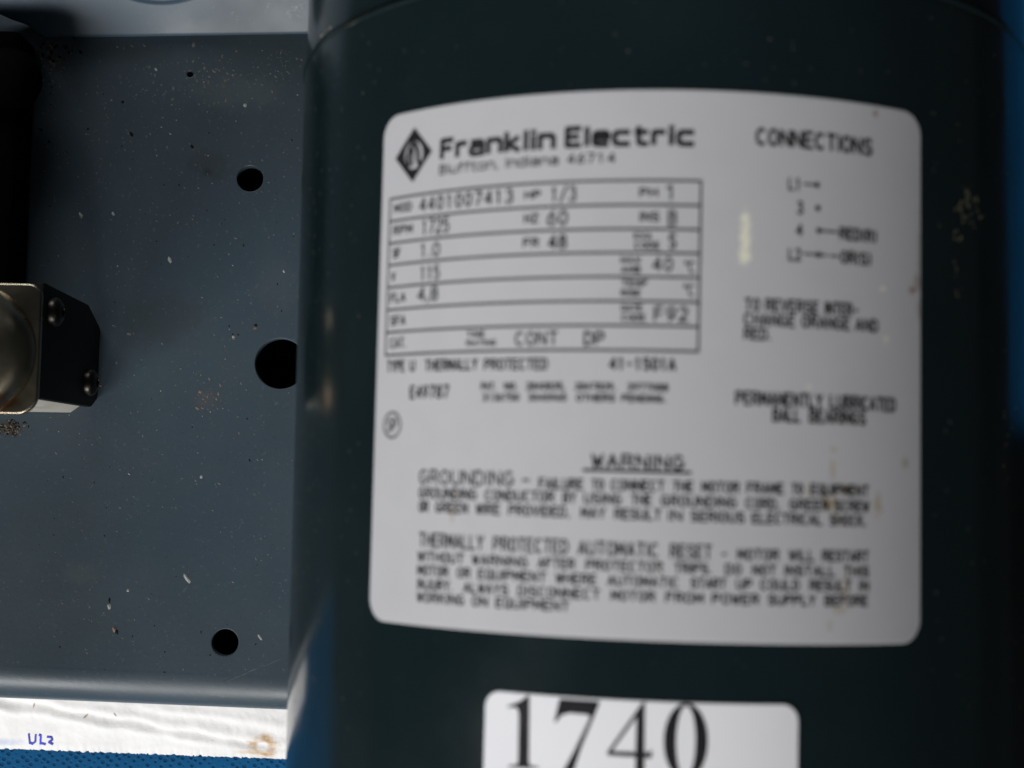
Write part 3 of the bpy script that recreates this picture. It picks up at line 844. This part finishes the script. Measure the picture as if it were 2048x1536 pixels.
# white number sticker
vs, fs, uv = bent_sheet(-34.67, 12.86, -49.00, -29.76, 2.4, 0.16, 60)
sticker = mesh_object('number_sticker', vs, fs, M['sticker'], motor, smooth=30, uvs=uv)
sticker['label'] = 'white rounded sticker printed 1740'
def on_sticker(u, v): return wrap(u, v, 0.21)
one = [(-30.93, -31.84), (-29.00, -31.01), (-27.73, -30.01), (-27.42, -29.99), (-27.26, -39.88), (-26.97, -40.30), (-25.70, -40.40), (-25.69, -40.62), (-30.50, -40.86), (-30.51, -40.63), (-29.21, -40.36), (-28.99, -39.89), (-29.07, -32.88), (-29.29, -32.08), (-29.79, -31.86), (-30.93, -32.03)]
seven = [(-22.71, -30.13), (-16.72, -30.11), (-16.71, -30.48), (-19.24, -37.03), (-20.36, -40.70), (-21.96, -40.70), (-20.22, -37.33), (-18.08, -32.58), (-18.32, -32.16), (-21.12, -32.09), (-22.34, -32.50), (-23.15, -33.58), (-23.46, -33.61), (-22.99, -31.22)]
four = [(-10.36, -29.93), (-9.99, -29.90), (-9.92, -37.12), (-9.33, -37.17), (-9.04, -36.79), (-8.83, -36.78), (-8.87, -37.94), (-9.90, -37.91), (-9.89, -40.08), (-9.55, -40.49), (-8.75, -40.60), (-8.75, -40.82), (-12.40, -40.87), (-12.40, -40.65), (-11.53, -40.46), (-11.21, -40.00), (-11.22, -37.88), (-15.34, -37.86), (-15.35, -37.36)]
four_in = [(-14.70, -37.25), (-11.23, -37.19), (-11.19, -32.12)]
def ring(cx, cy, rx, ry, n=56): return [(cx + rx * math.cos(2 * math.pi * i / n), cy + ry * math.sin(2 * math.pi * i / n)) for i in range(n)]
for loops in ([one], [seven], [four, four_in], [ring(-3.94, -35.32, 3.22, 5.5), ring(-3.94, -35.32, 1.42, 5.15)]):
    ink_part('printed_numeral', filled(loops, on_sticker), 'bigink', sticker)

# ------------------------------------------------------------------ dust, grit and scuffs
def flake(vs, fs, c, ex, ey, nrm, size, aspect, ang):
    b = len(vs); n = random.choice((5, 6, 7))
    for i in range(n):
        a = 2 * math.pi * i / n
        r = size * random.uniform(0.55, 1.1)
        x, y = r * math.cos(a) * aspect, r * math.sin(a)
        x, y = x * math.cos(ang) - y * math.sin(ang), x * math.sin(ang) + y * math.cos(ang)
        vs.append(tuple((c + ex * x + ey * y) * MM))
    vs.append(tuple((c + nrm * size * 0.35) * MM))
    for i in range(n): fs.append((b + i, b + (i + 1) % n, b + n))
HOLES = [(x, y, r + 0.45) for x, y, r, n in HOLES]
def scatter(name, spots, mat, label):
    vs, fs = [], []
    for x, y, s, asp, ang in spots:
        p = at(x, y, Z_PLATE)
        if p.y < front_y(p.x) or any((p.x - hx) ** 2 + (p.y - hy) ** 2 < hr * hr for hx, hy, hr in HOLES): continue
        if p.x < -70 and p.y < 117:
            flake(vs, fs, p + Vector((0, 0, 0.02)), Vector((1, 0, 0)), Vector((0, 1, 0)), Vector((0, 0, 1)), s, asp, ang)
    o = mesh_object(name, vs, fs, mat)
    return tag(o, label, 'dust', 'stuff')
def rnd(n, x0, x1, y0, y1, s0, s1):
    out = []
    for _ in range(n):
        out.append((random.uniform(x0, x1), random.uniform(y0, y1), s0 + (s1 - s0) * random.random() ** 2.2, random.uniform(1.0, 2.2), random.gauss(2.2, 0.5)))
    return out
def gauss(n, cx, cy, sx, sy, s0, s1):
    return [(random.gauss(cx, sx), random.gauss(cy, sy), s0 + (s1 - s0) * random.random() ** 2, random.uniform(1, 2), random.gauss(2.2, 0.7)) for _ in range(n)]
pale = rnd(800, 70, 600, 85, 1370, 0.06, 0.24) + rnd(260, 80, 600, 90, 480, 0.08, 0.30)
pale += gauss(110, 470, 165, 75, 28, 0.12, 0.42) + gauss(40, 300, 165, 60, 30, 0.1, 0.3) + gauss(30, 110, 140, 18, 30, 0.1, 0.4)
pale += gauss(60, 200, 290, 70, 50, 0.08, 0.28) + gauss(26, 565, 120, 22, 10, 0.12, 0.35) + gauss(30, 590, 560, 8, 330, 0.1, 0.25)
pale += [(387, 88, 0.6, 1.6, 1.4), (525, 100, 0.45, 1, 0), (258, 668, 0.55, 1.5, 0), (310, 190, 0.4, 1, 0), (345, 198, 0.4, 1.2, 1)]
scatter('dust_specks', pale, M['dust'], 'pale dust specks scattered over the blue grey plate')
chips = [(374, 1156, 0.75, 2.2, 2.2), (162, 431, 0.5, 1.8, 2), (226, 427, 0.45, 1.8, 2), (408, 300, 0.0, 1, 0), (256, 1181, 0.5, 1, 0), (218, 1213, 0.5, 1.6, 1.6),
         (520, 1275, 0.4, 2.4, 2.1), (340, 520, 0.5, 2, 2), (568, 543, 0.35, 1.4, 2), (490, 211, 0.55, 1.1, 1), (312, 139, 0.4, 1.8, 2), (83, 160, 0.55, 1.6, 2.4), (467, 674, 0.4, 1, 0), (402, 954, 0.4, 1.4, 1.6)]
chips += gauss(26, 380, 200, 160, 80, 0.1, 0.22) + rnd(40, 80, 590, 500, 1340, 0.06, 0.2)
scatter('paint_chips', chips, M['chip'], 'tiny bright white chips lying on the plate')
tan = gauss(18, 415, 800, 16, 16, 0.12, 0.36) + [(400, 783, 0.6, 1.1, 0), (437, 788, 0.45, 1.4, 1.5), (433, 798, 0.45, 1, 0)] + rnd(70, 80, 590, 100, 1340, 0.07, 0.22) + gauss(16, 95, 120, 14, 22, 0.12, 0.4)
tan += [(510, 656, 0.45, 1, 0), (467, 676, 0.4, 1, 0), (229, 1258, 0.8, 1.6, 2.0), (201, 771, 0.55, 1, 0)] + gauss(40, 20, 858, 16, 8, 0.1, 0.3)
scatter('tan_grit', tan, M['tan'], 'tan and rusty grit lying on the plate')
dark = [(511, 651, 0.5, 1, 0), (466, 669, 0.35, 1, 0), (232, 1262, 0.6, 1.8, 2.0), (219, 1201, 0.4, 2.2, 1.6), (98, 283, 0.5, 1.1, 0.5), (262, 268, 0.55, 1.6, 2.2), (384, 293, 0.5, 1.3, 2), (245, 204, 0.4, 1.3, 0), (176, 258, 0.35, 1, 0)]
dark += rnd(140, 75, 590, 90, 1350, 0.06, 0.26) + gauss(30, 110, 100, 30, 12, 0.15, 0.6) + gauss(90, 20, 856, 18, 9, 0.1, 0.35) + gauss(20, 90, 160, 10, 40, 0.15, 0.5)
scatter('dirt_specks', dark, M['dirt'], 'dark dirt specks lying on the plate')

# scuffs and dust on the motor shell
vs, fs = [], []
def shell_flake(u, v, size, asp, ang, lift=0.02):
    c = Vector(wrap(u, v, lift)) / MM
    n = Vector((math.sin(u / RAD), 0, math.cos(u / RAD))); ex = Vector((n.z, 0, -n.x)); ey = Vector((0, 1, 0))
    flake(vs, fs, c, ex, ey, n, size, asp, ang)
for _ in range(320):
    u = random.choice((random.uniform(-94, -61), random.uniform(-94, -74), random.uniform(37, 80)))
    shell_flake(u, random.uniform(-42, 79), random.uniform(0.08, 0.22), random.uniform(1, 2), random.uniform(0, 3.1))
for _ in range(90):
    shell_flake(random.uniform(-60, 80), random.uniform(64, 100), random.uniform(0.08, 0.2), random.uniform(1, 2), random.uniform(0, 3.1))
o = mesh_object('shell_dust', vs, fs, m_plain('shell_dust', (0.07, 0.078, 0.073), 0.9, spec=0.1, bump=0), motor)
o['kind'] = 'stuff'
vs, fs = [], []
for cu, cv, n, su, sv, s in ((47.18, 49.78, 30, 1.7, 1.5, 0.24), (44.73, 48.19, 12, 0.8, 1.2, 0.22), (43.69, 43.33, 8, 0.6, 0.8, 0.25), (43.35, 37.96, 9, 0.25, 2.2, 0.16), (-36.40, 82.20, 5, 1.0, 0.2, 0.4), (-79.40, 82.20, 8, 1.6, 0.2, 0.3), (60.44, 11.44, 9, 3, 5, 0.2)):
    for _ in range(n): shell_flake(random.gauss(cu, su), random.gauss(cv, sv), s * random.uniform(0.5, 1.2), random.uniform(1, 2), random.uniform(0, 3.1), 0.03 if cv < 79 else 0.32)
o = mesh_object('paint_scuff', vs, fs, m_plain('yellowed_scuff', (0.17, 0.165, 0.10), 0.8, spec=0.2, bump=0), motor)
o['kind'] = 'stuff'
